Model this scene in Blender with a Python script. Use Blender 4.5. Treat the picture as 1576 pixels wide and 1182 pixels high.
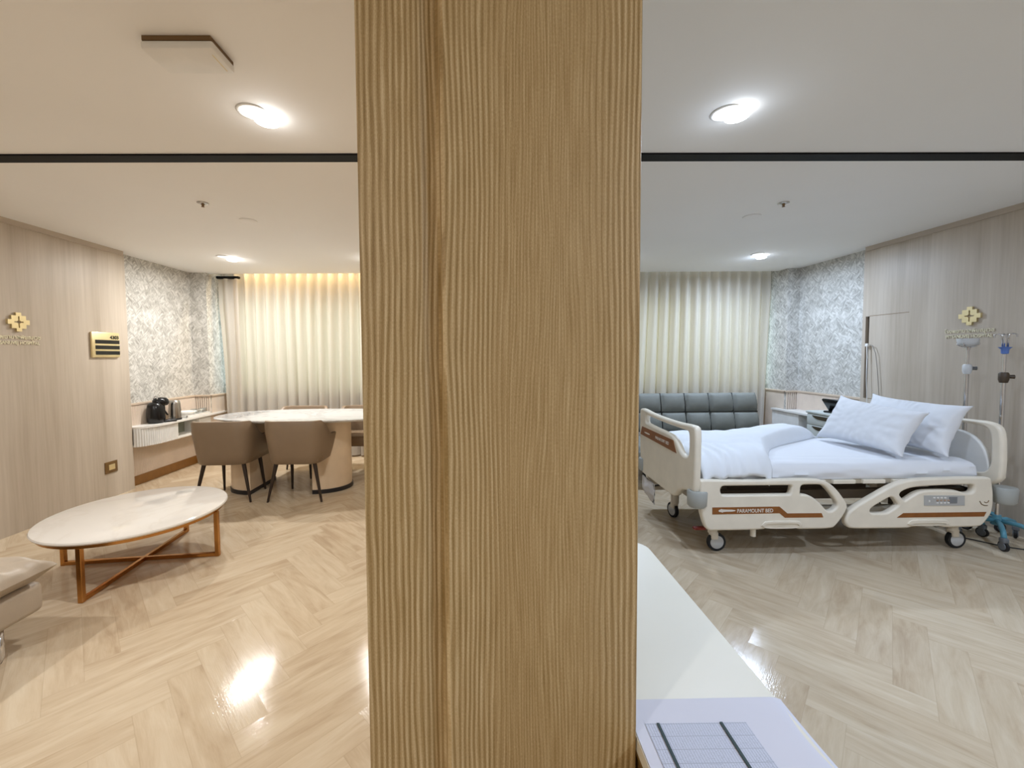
import bpy, bmesh, math, random
from mathutils import Vector, Matrix, noise
PI = math.pi
random.seed(7)
for o in list(bpy.data.objects): bpy.data.objects.remove(o)
S = bpy.context.scene
COL = S.collection

# ------------------------------------------------------------------ camera
H = 2.4025            # ceiling height
EYE = 1.34
f, pitch, yaw, roll, cx, cy = 629.8, 0.04563, 0.01137, -0.0075, -33.37, -15.30
F = Vector((math.sin(yaw)*math.cos(pitch), math.cos(yaw)*math.cos(pitch), -math.sin(pitch)))
R = F.cross(Vector((0, 0, 1))).normalized(); U = R.cross(F)
R2 = R*math.cos(roll)+U*math.sin(roll); U2 = -R*math.sin(roll)+U*math.cos(roll)
cd = bpy.data.cameras.new('camera'); cam = bpy.data.objects.new('camera', cd); COL.objects.link(cam)
cam.matrix_world = Matrix(((R2.x, U2.x, -F.x, 0), (R2.y, U2.y, -F.y, 0), (R2.z, U2.z, -F.z, EYE), (0, 0, 0, 1)))
cd.sensor_width = 36; cd.lens = f/1576*36; cd.shift_x = -cx/1576; cd.shift_y = cy/1576; cd.clip_start = .02
S.camera = cam
# ------------------------------------------------------------------ world, exposure
W = bpy.data.worlds.new('world'); S.world = W; W.use_nodes = True
bg = W.node_tree.nodes['Background']; bg.inputs[0].default_value = (.80, .95, 1, 1); bg.inputs[1].default_value = 2.2
vs = S.view_settings; vs.view_transform = 'Standard'; vs.look = 'None'; vs.gamma = 1; vs.use_curve_mapping = False; vs.exposure = 0.0
def area(name, loc, size, power, col, shape='DISK', rot=(0, 0, 0), sy=None, spread=PI):
    l = bpy.data.lights.new(name, 'AREA'); l.shape = shape; l.size = size; l.energy = power; l.color = col; l.spread = spread
    if sy: l.size_y = sy
    o = bpy.data.objects.new(name, l); o.location = loc; o.rotation_euler = rot; COL.objects.link(o); return o
WARM = (.98, .975, .96); COOL = (.62, .77, 1.0); LED = (1, .70, .33)
NEAR_L, NEAR_R, FAR_L, FAR_R = (-.95, 1.87), (1.10, 1.83), (-2.715, 4.55), (3.0, 4.55)
DOWN = [(NEAR_L, 20, WARM), (FAR_L, 34, WARM), (NEAR_R, 22, COOL), (FAR_R, 32, COOL),
        ((-2.7, 1.0), 20, WARM), ((-1.6, -1.1), 26, WARM), ((1.7, -1.1), 34, COOL), ((2.9, 1.0), 24, COOL), ((-1.28, 4.5), 22, WARM), ((1.45, 4.5), 22, COOL)]  # first four here are unseen fill lamps added beside and behind the camera
for (x, y), pw, c in DOWN:
    area('downlight_and_fill_beam', (x, y, H-.05), .10, pw, c)
    pl = bpy.data.lights.new('downlight_and_fill_glow', 'POINT'); pl.energy = pw*.02; pl.color = c; pl.shadow_soft_size = .05
    po = bpy.data.objects.new('downlight_and_fill_glow', pl); po.location = (x, y, H-.12); COL.objects.link(po)
# warm strip light lying in the curtain pocket of the left room
area('cove_strip', (-1.66, 5.345, H+.09), 3.0, 15, LED, 'RECTANGLE', (math.radians(-25), 0, 0), .02)

# ------------------------------------------------------------------ helpers
def lin(c):
    return tuple(((v/255)/12.92 if v/255 <= .04045 else ((v/255+.055)/1.055)**2.4) for v in c)+(1,)
class Nd:
    def __init__(s, name):
        s.m = bpy.data.materials.new(name); s.m.use_nodes = True; s.t = s.m.node_tree; s.p = s.t.nodes['Principled BSDF']
        s.out = s.t.nodes['Material Output']
    def n(s, typ, **kw):
        a = s.t.nodes.new(typ)
        for k, v in kw.items(): setattr(a, k, v)
        return a
    def put(s, sock, v):
        if isinstance(v, bpy.types.NodeSocket): s.t.links.new(v, sock)
        elif v is not None: sock.default_value = v
    def M(s, op, a, b=None, c=None, clamp=False):
        q = s.n('ShaderNodeMath', operation=op); q.use_clamp = clamp
        s.put(q.inputs[0], a); s.put(q.inputs[1], b); s.put(q.inputs[2], c); return q.outputs[0]
    def pos(s): return s.n('ShaderNodeTexCoord').outputs['Object']
    def sep(s, v): q = s.n('ShaderNodeSeparateXYZ'); s.put(q.inputs[0], v); return q.outputs
    def comb(s, x, y, z): q = s.n('ShaderNodeCombineXYZ'); [s.put(q.inputs[i], v) for i, v in enumerate((x, y, z))]; return q.outputs[0]
    def scale(s, v, sc, rot=(0, 0, 0)):
        q = s.n('ShaderNodeMapping'); s.put(q.inputs[0], v); q.inputs['Scale'].default_value = sc; q.inputs['Rotation'].default_value = rot; return q.outputs[0]
    def noise(s, v, sc=5, det=3, rough=.5, dist=0, out=0):
        q = s.n('ShaderNodeTexNoise'); s.put(q.inputs['Vector'], v); q.inputs['Scale'].default_value = sc
        q.inputs['Detail'].default_value = det; q.inputs['Roughness'].default_value = rough; q.inputs['Distortion'].default_value = dist
        return q.outputs[out]
    def ramp(s, v, stops):
        q = s.n('ShaderNodeValToRGB'); s.put(q.inputs[0], v); e = q.color_ramp.elements
        while len(e) < len(stops): e.new(.5)
        for a, (p_, c) in zip(e, stops): a.position = p_; a.color = c if len(c) == 4 else lin(c)
        return q.outputs[0]
    def mix(s, fac, a, b, mode='MIX'):
        q = s.n('ShaderNodeMix', data_type='RGBA', blend_type=mode); s.put(q.inputs[0], fac); s.put(q.inputs[6], a); s.put(q.inputs[7], b); return q.outputs[2]
    def bump(s, h, strength=.3, dist=.01):
        q = s.n('ShaderNodeBump'); q.inputs['Strength'].default_value = strength; q.inputs['Distance'].default_value = dist
        s.put(q.inputs['Height'], h); s.t.links.new(q.outputs[0], s.p.inputs['Normal'])
    def set(s, **kw):
        for k, v in kw.items(): s.put(s.p.inputs[k.replace('_', ' ')], v)
        return s.m
def plain(name, c, rough=.5, metal=0, spec=.5, var=.04, sc=9, bump=0, bsc=80, coat=0):
    k = Nd(name); v = k.noise(k.pos(), sc, 3)
    a = tuple(max(0, q*(1-var)) for q in lin(c)[:3])+(1,); b = tuple(q*(1+var) for q in lin(c)[:3])+(1,)
    k.set(Base_Color=k.ramp(v, [(.3, a), (.7, b)]), Roughness=rough, Metallic=metal)
    k.p.inputs['Specular IOR Level'].default_value = spec
    k.p.inputs['Coat Weight'].default_value = coat
    if bump: k.bump(k.noise(k.pos(), bsc, 3), bump, .004)
    return k.m

# --- materials
def m_pillar():
    k = Nd('oak_veneer'); P = k.sep(k.pos()); X_ = k.M('ADD', P[0], P[1])
    low = k.noise(k.comb(k.M('MULTIPLY', X_, 5), 0, k.M('MULTIPLY', P[2], .55)), 1, 1, .5)
    arch = k.noise(k.comb(k.M('MULTIPLY', X_, 15), 4, k.M('MULTIPLY', P[2], 2.4)), 1, 1, .4)
    jit = k.noise(k.comb(k.M('MULTIPLY', X_, 45), 0, k.M('MULTIPLY', P[2], 7)), 1, 2)
    xd = k.M('ADD', X_, k.M('ADD', k.M('MULTIPLY', low, .05), k.M('ADD', k.M('MULTIPLY', arch, .022), k.M('MULTIPLY', jit, .0052))))
    w = k.M('SINE', k.M('MULTIPLY', xd, 2*PI/.0088))
    w2 = k.M('SINE', k.M('MULTIPLY', xd, 2*PI/.0043))
    fine = k.noise(k.comb(k.M('MULTIPLY', xd, 420), 0, k.M('MULTIPLY', P[2], 9)), 1, 2, .6)
    speck = k.noise(k.comb(k.M('MULTIPLY', X_, 1100), 0, k.M('MULTIPLY', P[2], 260)), 1, 2, .6)
    amt = k.ramp(k.M('ADD', k.M('ADD', P[0], .2), k.M('MULTIPLY', k.noise(k.comb(k.M('MULTIPLY', X_, 9), 3, k.M('MULTIPLY', P[2], .5)), 1, 1), .06)), [(.0, (.45, .45, .45, 1)), (.06, (1, 1, 1, 1)), (.22, (1, 1, 1, 1)), (.27, (.1, .1, .1, 1)), (.36, (0, 0, 0, 1)), (.43, (1, 1, 1, 1))])
    wave = k.M('ADD', k.M('MULTIPLY', k.M('MULTIPLY', w, amt), .17), k.M('MULTIPLY', k.M('MULTIPLY', w2, k.M('SUBTRACT', 1, amt)), .07))
    v = k.M('ADD', wave, k.M('ADD', k.M('MULTIPLY', fine, .52), k.M('MULTIPLY', speck, .45)))
    c = k.ramp(v, [(.24, (146, 118, 70)), (.42, (172, 143, 96)), (.56, (190, 163, 118)), (.78, (218, 196, 156))])
    tone = k.ramp(k.noise(k.comb(k.M('MULTIPLY', X_, 6), 0, k.M('MULTIPLY', P[2], .6)), 1, 2), [(.3, (.92, .89, .84, 1)), (.7, (1.02, 1.02, 1.02, 1))])
    k.set(Base_Color=k.mix(1, c, tone, 'MULTIPLY'), Roughness=.5); k.bump(v, .2, .001); return k.m
def m_panel():
    k = Nd('pale_laminate'); P = k.sep(k.pos())
    a = k.noise(k.comb(k.M('MULTIPLY', P[0], 7), k.M('MULTIPLY', P[1], 7), k.M('MULTIPLY', P[2], .5)), 1, 3, .55)
    b = k.noise(k.comb(k.M('MULTIPLY', P[0], 60), k.M('MULTIPLY', P[1], 60), k.M('MULTIPLY', P[2], 2.2)), 1, 3, .6)
    # plank tone steps, each .14 m wide
    st = k.n('ShaderNodeTexWhiteNoise', noise_dimensions='1D'); k.put(st.inputs['W'], k.M('FLOOR', k.M('DIVIDE', k.M('ADD', P[1], P[0]), .145)))
    v = k.M('ADD', k.M('ADD', k.M('MULTIPLY', a, .55), k.M('MULTIPLY', b, .3)), k.M('MULTIPLY', st.outputs[0], .16))
    k.set(Base_Color=k.ramp(v, [(.30, (172, 158, 141)), (.5, (188, 175, 159)), (.72, (203, 191, 176))]), Roughness=.42)
    k.p.inputs['Specular IOR Level'].default_value = .3
    return k.m
def m_floor():
    k = Nd('herringbone_oak'); P = k.sep(k.pos()); w = .12; n = 5
    u = k.M('DIVIDE', k.M('MULTIPLY', k.M('ADD', P[0], P[1]), .70711), w); u = k.M('ADD', u, .1)
    v = k.M('DIVIDE', k.M('MULTIPLY', k.M('SUBTRACT', P[1], P[0]), .70711), w); v = k.M('ADD', v, .35)
    i = k.M('FLOOR', u); j = k.M('FLOOR', v)
    kk = k.M('FLOORED_MODULO', k.M('SUBTRACT', i, j), 2*n)
    hor = k.M('LESS_THAN', kk, n-.5)
    inv = k.M('SUBTRACT', 1, hor)
    # horizontal plank: start column i-kk, row j ; vertical: column i, start row  j-(2n-1-kk)
    hs = k.M('SUBTRACT', i, kk); vsx = k.M('SUBTRACT', j, k.M('SUBTRACT', 2*n-1, kk))
    ida = k.M('ADD', k.M('MULTIPLY', hor, hs), k.M('MULTIPLY', inv, k.M('ADD', i, 500)))
    idb = k.M('ADD', k.M('MULTIPLY', hor, j), k.M('MULTIPLY', inv, vsx))
    al = k.M('ADD', k.M('MULTIPLY', hor, k.M('SUBTRACT', u, hs)), k.M('MULTIPLY', inv, k.M('SUBTRACT', v, vsx)))   # 0..n
    ac = k.M('ADD', k.M('MULTIPLY', hor, k.M('SUBTRACT', v, j)), k.M('MULTIPLY', inv, k.M('SUBTRACT', u, i)))     # 0..1
    rn = k.n('ShaderNodeTexWhiteNoise', noise_dimensions='2D'); k.put(rn.inputs['Vector'], k.comb(ida, idb, 0)); r = rn.outputs[0]
    gv = k.comb(k.M('MULTIPLY', al, .42), k.M('ADD', k.M('MULTIPLY', ac, 2.4), k.M('MULTIPLY', r, 91)), k.M('MULTIPLY', r, 37))
    g1 = k.noise(gv, 1, 4, .55, .6)
    g2 = k.noise(k.comb(k.M('MULTIPLY', al, 1.6), k.M('ADD', k.M('MULTIPLY', ac, 22), k.M('MULTIPLY', r, 91)), r), 1, 3, .6)
    val = k.M('ADD', k.M('ADD', k.M('MULTIPLY', g1, .72), k.M('MULTIPLY', g2, .14)), k.M('MULTIPLY', r, .15))
    c = k.ramp(val, [(.30, (180, 158, 131)), (.44, (194, 174, 147)), (.58, (204, 186, 160)), (.76, (213, 198, 174))])
    e1 = k.M('MINIMUM', ac, k.M('SUBTRACT', 1, ac)); e2 = k.M('MINIMUM', al, k.M('SUBTRACT', n, al))
    e = k.M('MINIMUM', e1, e2); seam = k.M('LESS_THAN', e, .013)
    c = k.mix(k.M('MULTIPLY', seam, .13), c, lin((120, 88, 50)))
    k.set(Base_Color=c, Roughness=k.M('ADD', .085, k.M('MULTIPLY', g2, .09)))
    k.p.inputs['Specular IOR Level'].default_value = .2
    g3 = k.noise(k.comb(k.M('MULTIPLY', al, 1.4), k.M('ADD', k.M('MULTIPLY', ac, 30), k.M('MULTIPLY', r, 91)), 5), 1, 3, .6)
    k.bump(k.M('ADD', g3, k.M('MULTIPLY', k.M('SUBTRACT', 1, seam), .15)), .085, .003)
    return k.m
def m_wallpaper():
    k = Nd('leaf_wallpaper'); P = k.sep(k.pos()); q = k.M('SUBTRACT', P[1], k.M('ABSOLUTE', P[0]))
    def layer(s, rot, seed):
        v = k.scale(k.comb(q, P[2], seed), (1, 1, 1), (0, 0, rot))
        w = k.sep(v)
        patch = k.noise(k.comb(k.M('MULTIPLY', q, 9), k.M('MULTIPLY', P[2], 9), seed), 1, 1)
        bend = k.M('MULTIPLY', patch, .07)
        st = k.noise(k.comb(k.M('MULTIPLY', k.M('ADD', w[0], bend), s), k.M('MULTIPLY', w[1], s*.2), seed), 1, 2, .55, .25)
        return st, patch
    a, pa = layer(62, .8, 1.3); b, pb = layer(62, -.6, 7.7)
    sel = k.ramp(k.noise(k.comb(k.M('MULTIPLY', q, 19), k.M('MULTIPLY', P[2], 15), 5), 1, 1), [(.47, (0, 0, 0, 1)), (.53, (1, 1, 1, 1))])
    v = k.n('ShaderNodeMix'); k.put(v.inputs[0], sel); k.put(v.inputs[2], a); k.put(v.inputs[3], b); st = v.outputs[0]
    tot = k.M('ADD', k.M('MULTIPLY', st, .75), k.M('MULTIPLY', k.noise(k.comb(k.M('MULTIPLY', q, 7), k.M('MULTIPLY', P[2], 7), 2), 1, 2), .3))
    k.set(Base_Color=k.ramp(tot, [(.36, (154, 150, 143)), (.50, (185, 182, 175)), (.64, (216, 213, 207))]), Roughness=.7)
    return k.m
def m_marble(name, base, vein, sc, rough=.12):
    k = Nd(name); v = k.noise(k.pos(), sc, 5, .6, 1.2); e = k.M('ABSOLUTE', k.M('SUBTRACT', v, .5))
    k.set(Base_Color=k.ramp(e, [(0, vein), (.035, base), (1, base)]), Roughness=rough); return k.m
def m_curtain():
    k = Nd('curtain_cloth'); P = k.sep(k.pos())
    v = k.noise(k.comb(k.M('MULTIPLY', P[0], 400), 0, k.M('MULTIPLY', P[2], 120)), 1, 2)
    c = k.ramp(v, [(.3, (184, 180, 172)), (.7, (206, 202, 194))])
    k.set(Base_Color=c, Roughness=.75); k.p.inputs['Sheen Weight'].default_value = .3
    tr = k.n('ShaderNodeBsdfTranslucent'); tr.inputs[0].default_value = lin((255, 226, 178))
    mx = k.n('ShaderNodeMixShader'); mx.inputs[0].default_value = .23
    k.t.links.new(k.p.outputs[0], mx.inputs[1]); k.t.links.new(tr.outputs[0], mx.inputs[2]); k.t.links.new(mx.outputs[0], k.out.inputs[0]); return k.m
def m_emit(name, c, st):
    k = Nd(name); k.set(Base_Color=(1, 1, 1, 1)); k.p.inputs['Emission Color'].default_value = c; k.p.inputs['Emission Strength'].default_value = st; return k.m
def m_glass(name='clear_glass', tint=(1, 1, 1, 1), refl=.12):
    k = Nd(name); t = k.n('ShaderNodeBsdfTransparent'); t.inputs[0].default_value = tint
    g = k.n('ShaderNodeBsdfGlossy'); g.inputs['Roughness'].default_value = .05
    mx = k.n('ShaderNodeMixShader'); mx.inputs[0].default_value = refl
    k.t.links.new(t.outputs[0], mx.inputs[1]); k.t.links.new(g.outputs[0], mx.inputs[2]); k.t.links.new(mx.outputs[0], k.out.inputs[0]); return k.m
def m_paper():
    k = Nd('printed_form'); P = k.sep(k.pos())
    fx = k.M('FRACT', k.M('DIVIDE', P[0], .0041)); ln = k.M('LESS_THAN', fx, .16)
    fy = k.M('FRACT', k.M('DIVIDE', P[1], .0021)); dots = k.M('LESS_THAN', fy, .45)
    row = k.M('FRACT', k.M('DIVIDE', P[1], .021)); ln2 = k.M('LESS_THAN', row, .04)
    nz = k.noise(k.comb(k.M('MULTIPLY', P[0], 500), k.M('MULTIPLY', P[1], 700), 0), 1, 1)
    ink = k.M('MULTIPLY', k.M('MULTIPLY', dots, k.M('GREATER_THAN', nz, .60)), .45)
    a = k.M('MAXIMUM', k.M('MULTIPLY', ln, .5), k.M('MAXIMUM', k.M('MULTIPLY', ln2, .5), ink))
    k.set(Base_Color=k.mix(a, lin((205, 207, 222)), lin((90, 95, 110))), Roughness=.6); return k.m

MT = dict(
    pillar=m_pillar(), panel=m_panel(), floor=m_floor(), wallp=m_wallpaper(), curtain=m_curtain(),
    ceil=plain('white_ceiling_paint', (243, 241, 238), .75, var=.008, sc=2), wall=plain('cream_wall_paint', (214, 206, 194), .7, var=.015),
    fascia=plain('fascia_laminate', (184, 170, 154), .5, sc=5), black=plain('black_aluminium', (12, 12, 13), .6, spec=.2), brownbase=plain('brown_skirting', (140, 98, 48), .4, var=.1, sc=20),
    dado=plain('fluted_blush_panel', (222, 206, 190), .55), rail=plain('dado_rail_wood', (205, 186, 166), .45),
    white=plain('white_lacquer', (232, 230, 226), .35), offw=plain('off_white_panel', (222, 221, 218), .4), greyglass=plain('grey_green_back', (150, 155, 140), .3),
    top=m_marble('white_quartz', (226, 221, 214), (222, 216, 208), 1.2, .05), dtop=m_marble('white_marble', (214, 214, 214), (192, 192, 193), 1.5, .10),
    brass=plain('brushed_brass', (190, 138, 80), .22, 1, var=.08), gold=plain('satin_gold', (228, 210, 162), .36, .6, var=.05), goldp=plain('pale_gold_letters', (236, 228, 200), .35, .1),
    leather=plain('taupe_leather', (134, 114, 92), .42, bump=.12, bsc=260), sofaL=plain('beige_leather', (176, 162, 145), .42, bump=.12, bsc=200),
    dark=plain('dark_wood_legs', (44, 32, 25), .4), peds=plain('cream_pedestal', (226, 204, 176), .35), plinth=plain('dark_plinth', (30, 30, 34), .35),
    chrome=plain('chrome', (215, 215, 218), .12, 1), steel=plain('brushed_steel', (190, 188, 184), .25, 1, var=.1), blackp=plain('black_plastic', (16, 17, 19), .22),
    glass=m_glass('drinking_glass', (.95, .97, .97, 1), .25), pane=m_glass('window_glass', (.95, 1, 1, 1), .06),
    china=plain('white_china', (236, 234, 230), .2), bed=plain('ivory_bed_plastic', (236, 226, 208), .32), bedg=plain('grey_bed_plastic', (170, 172, 168), .4),
    stripe=plain('brown_wood_stripe', (140, 84, 34), .4, var=.12, sc=30), logo=plain('white_print', (226, 216, 204), .5), panelg=plain('grey_control_panel', (182, 181, 178), .4), screen=plain('grey_display', (128, 130, 132), .2),
    btn=plain('white_button', (232, 230, 226), .4), btn2=plain('tan_button', (176, 150, 128), .4),
    sheet=plain('white_bed_sheet', (230, 231, 235), .75, var=.01, bump=.15, bsc=18), pill=plain('white_pillowcase', (226, 228, 233), .75, var=.02, bump=.25, bsc=22),
    duvet=plain('white_duvet', (232, 235, 240), .75, var=.01, bump=.3, bsc=24), sofaR=plain('grey_sofa_fabric', (122, 123, 116), .65, var=.06, bump=.2, bsc=60), sofashade=plain('sofa_crease_shade', (44, 43, 38), .8),  # last one: near-black tone that paints crease shade into the sofa
    cab=plain('pale_grey_cabinet', (196, 200, 196), .4), slot=plain('dark_recess', (62, 52, 34), .6), tyre=plain('black_rubber', (22, 24, 28), .6), hubc=plain('grey_castor_plastic', (205, 206, 206), .4),
    hub2=plain('dark_grey_castor', (110, 114, 118), .4), teal=plain('teal_enamel', (92, 152, 172), .35), blue=plain('blue_plastic', (90, 120, 185), .4), wire=plain('white_cable', (222, 220, 216), .5), gline=plain('grey_line', (140, 134, 126), .5),
    brownw=plain('bronze_plate', (110, 82, 44), .4), frame=plain('bed_frame_metal', (190, 178, 158), .45), frame2=plain('dark_frame_metal', (70, 56, 40), .5),
    desk=plain('cream_desktop', (234, 228, 212), .38, var=.01), edge=plain('bronze_edge', (120, 92, 44), .4), paper=plain('white_paper', (220, 219, 230), .7, var=.01), form=m_paper(), ink=plain('dark_green_ink', (28, 50, 46), .6),
    led=m_emit('led_lens', (.93, .97, 1, 1), 8), led2=m_emit('led_reflector', (.9, .97, 1, 1), 1.1), bag=plain('off_white_cloth', (206, 200, 196), .8, bump=.4, bsc=14), red=plain('red_plastic', (130, 40, 24), .5),
    deskb=plain('desk_body_brown', (120, 88, 46), .5), brush=plain('kettle_black', (28, 28, 30), .4))

class B:
    """collects shapes into one mesh"""
    def __init__(s): s.bm = bmesh.new()
    def box(s, a, b, bev=0, seg=2, M=None):
        c = [(a[i]+b[i])/2 for i in range(3)]; d = [abs(b[i]-a[i]) for i in range(3)]
        r = bmesh.ops.create_cube(s.bm, size=1); vs = r['verts']
        for v in vs: v.co = Vector((v.co.x*d[0]+c[0], v.co.y*d[1]+c[1], v.co.z*d[2]+c[2]))
        if bev:
            es = list({e for v in vs for e in v.link_edges})
            rr = bmesh.ops.bevel(s.bm, geom=es, offset=min(bev, min(d)*.49), segments=seg, affect='EDGES', profile=.5)
            vs = list({v for f_ in rr['faces'] for v in f_.verts} | {v for v in vs if v.is_valid})
        if M:
            for v in vs: v.co = M @ v.co
        return s
    def rings(s, rs, closed=True, cap=True, loop=False):
        """rs: list of rings (lists of points)"""
        V = [[s.bm.verts.new(p) for p in r] for r in rs]; n = len(V[0]); m = len(V)
        for i in range(m if loop else m-1):
            a, b = V[i], V[(i+1) % m]
            for k in range(n if closed else n-1):
                try: s.bm.faces.new((a[k], a[(k+1) % n], b[(k+1) % n], b[k]))
                except ValueError: pass
        if cap and not loop:
            for r, fl in ((V[0], True), (V[-1], False)):
                try: s.bm.faces.new(r[::-1] if fl else r)
                except ValueError: pass
        return s
    def cyl(s, p0, p1, r0, r1=None, n=16):
        r1 = r0 if r1 is None else r1; p0, p1 = Vector(p0), Vector(p1); d = (p1-p0).normalized()
        a = d.orthogonal().normalized(); b = d.cross(a)
        return s.rings([[p+(a*math.cos(2*PI*k/n)+b*math.sin(2*PI*k/n))*r for k in range(n)] for p, r in ((p0, r0), (p1, r1))])
    def tube(s, pts, r, n=8, square=False):
        pts = [Vector(p) for p in pts]; out = []; up = None
        for i, p in enumerate(pts):
            d = (pts[min(i+1, len(pts)-1)]-pts[max(i-1, 0)]).normalized()
            if up is None: up = d.orthogonal().normalized()
            up = (up-d*up.dot(d)).normalized(); b = d.cross(up)
            out.append([p+(up*math.cos(2*PI*k/n)+b*math.sin(2*PI*k/n))*r for k in range(n)])
        return s.rings(out)
    def lathe(s, prof, c=(0, 0, 0), n=32, sx=1, sy=1):
        return s.rings([[Vector((c[0]+r*sx*math.cos(2*PI*k/n), c[1]+r*sy*math.sin(2*PI*k/n), c[2]+z)) for k in range(n)] for r, z in prof])
    def prism(s, poly, z0, z1, bev=0):
        rs = [[Vector((x, y, z)) for x, y in poly] for z in (z0, z1)]
        if bev:
            c = sum((Vector(q) for q in poly), Vector((0, 0)))/len(poly)
            ins = lambda q: c+(Vector(q)-c)*(1-bev/max(.02, (Vector(q)-c).length))
            rs = [[Vector((*ins(q), z0)) for q in poly]]+[[Vector((*q, z0+bev)) for q in poly], [Vector((*q, z1-bev)) for q in poly]]+[[Vector((*ins(q), z1)) for q in poly]]
        return s.rings(rs)
    def grid(s, fn, nu, nv, closed=False):
        V = [[s.bm.verts.new(fn(i/nu, j/nv)) for j in range(nv+1)] for i in range(nu+1)]
        for i in range(nu):
            for j in range(nv): s.bm.faces.new((V[i][j], V[i+1][j], V[i+1][j+1], V[i][j+1]))
        return s
    def build(s, name, mat, parent=None, smooth=None, M=None, loc=None):
        bmesh.ops.recalc_face_normals(s.bm, faces=s.bm.faces)
        me = bpy.data.meshes.new(name)
        if M: s.bm.transform(M)
        s.bm.to_mesh(me); s.bm.free(); return link(name, me, mat, parent, smooth, loc)
def link(name, me, mat, parent=None, smooth=None, loc=None):
    o = bpy.data.objects.new(name, me); COL.objects.link(o); me.materials.clear(); me.materials.append(MT[mat] if isinstance(mat, str) else mat)
    if smooth is not None: me.shade_smooth() if smooth is True else smooth_by(me, smooth)
    if parent: o.parent = parent
    if loc: o.location = loc
    return o
def smooth_by(me, deg):
    me.shade_smooth(); me.set_sharp_from_angle(angle=math.radians(deg))
def tag(o, label=None, cat=None, group=None, kind=None):
    if label: o['label'] = label
    if cat: o['category'] = cat
    if group: o['group'] = group
    if kind: o['kind'] = kind
    return o
def empty(name, loc=(0, 0, 0), rz=0):
    o = bpy.data.objects.new(name, None); o.empty_display_size = .1; o.location = loc; o.rotation_euler = (0, 0, rz); COL.objects.link(o); return o
def copy_tree(o, parent=None):
    c = o.copy(); COL.objects.link(c)
    if parent: c.parent = parent
    for ch in o.children: copy_tree(ch, c)
    return c
def struct(o, label=None): return tag(o, label, kind='structure')
def smoothpoly(pts, it=2):
    for _ in range(it):
        q = []
        for a, b in zip(pts, pts[1:]+pts[:1]):
            q += [(a[0]*.75+b[0]*.25, a[1]*.75+b[1]*.25), (a[0]*.25+b[0]*.75, a[1]*.25+b[1]*.75)]
        pts = q
    return pts
def curve_mesh(cu, M):
    ob = bpy.data.objects.new('tmp', cu); me = bpy.data.meshes.new_from_object(ob); bpy.data.objects.remove(ob); bpy.data.curves.remove(cu)
    me.transform(M); return me
def plate(outer, holes, thick, bev, M, it=2):
    cu = bpy.data.curves.new('plate', 'CURVE'); cu.dimensions = '2D'; cu.fill_mode = 'BOTH'; cu.extrude = max(0, thick/2-bev); cu.bevel_depth = bev; cu.bevel_resolution = 2; cu.offset = -bev
    for k, pl in enumerate([outer]+list(holes)):
        pl = smoothpoly(pl, it)
        ar = sum(a[0]*b[1]-b[0]*a[1] for a, b in zip(pl, pl[1:]+pl[:1]))
        if (ar < 0) == (k == 0): pl = pl[::-1]
        sp = cu.splines.new('POLY'); sp.points.add(len(pl)-1); sp.use_cyclic_u = True
        for q, (x, y) in zip(sp.points, pl): q.co = (x, y, 0, 1)
    return curve_mesh(cu, M)
def MY(Y):   # drawing (x,y) -> world (x, Y, y), face towards -Y
    return Matrix(((1, 0, 0, 0), (0, 0, -1, Y), (0, 1, 0, 0), (0, 0, 0, 1)))
def MX(X, sgn=-1):   # drawing (x,y) -> world (X, .., y); sgn=-1: face towards -X, drawing x runs along -Y
    return Matrix(((0, 0, sgn, X), (sgn, 0, 0, 0), (0, 1, 0, 0), (0, 0, 0, 1)))
def text_mesh(s, size, width, depth, M, bold=0):
    cu = bpy.data.curves.new('t', 'FONT'); cu.body = s; cu.size = size; cu.extrude = depth; cu.align_x = 'CENTER'; cu.offset = bold
    ob = bpy.data.objects.new('tmp', cu); me = bpy.data.meshes.new_from_object(ob); bpy.data.objects.remove(ob); bpy.data.curves.remove(cu)
    xs = [v.co.x for v in me.vertices]
    if xs and width:
        k = width/(max(xs)-min(xs)); me.transform(Matrix.Diagonal((k, 1, 1, 1)))
    me.transform(M); return me

# ================================================================== SETTING
XL, XR = -3.613, 3.858; WL, WR = -3.70, 3.95; YE = 4.19; YW = 5.62; YB = -2.3
struct(B().box((-4.2, YB, -.06), (4.4, 5.9, 0)).build('floor', 'floor'))
struct(B().box((-4.2, YB, H), (4.4, 5.31, H+.08)).box((-4.2, 5.31, H+.2), (4.4, 5.9, H+.26)).build('ceiling', 'ceil'))
struct(B().box((-4.2, YB, 0), (XL, YE, H-.042)).build('wall_left', 'panel'))
struct(B().box((-4.2, YB, H-.042), (XL+.012, YE-.02, H)).build('trim_1', 'fascia'))
# right laminate wall with the narrow service slot
struct(B().box((XR, YB, 0), (4.4, 4.085, H-.042)).box((XR, 4.085, 0), (4.4, 4.16, .88)).box((XR, 4.085, 1.703), (4.4, 4.16, H-.042))
       .box((XR, 4.125, .88), (4.4, 4.16, 1.703)).build('wall_right', 'panel'))
struct(B().box((XR-.012, YB, H-.042), (4.4, 4.14, H)).build('trim_2', 'fascia'))
struct(B().box((XR+.03, 4.083, .87), (XR+.034, 4.127, 1.71)).build('trim_3', 'slot'))
struct(B().box((XR-.0012, 3.70, 1.7035), (XR+.003, 4.085, 1.7075)).box((XR-.0012, 3.70, .876), (XR+.003, 4.11, .880)).build('trim_4', 'brownw'))
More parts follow.
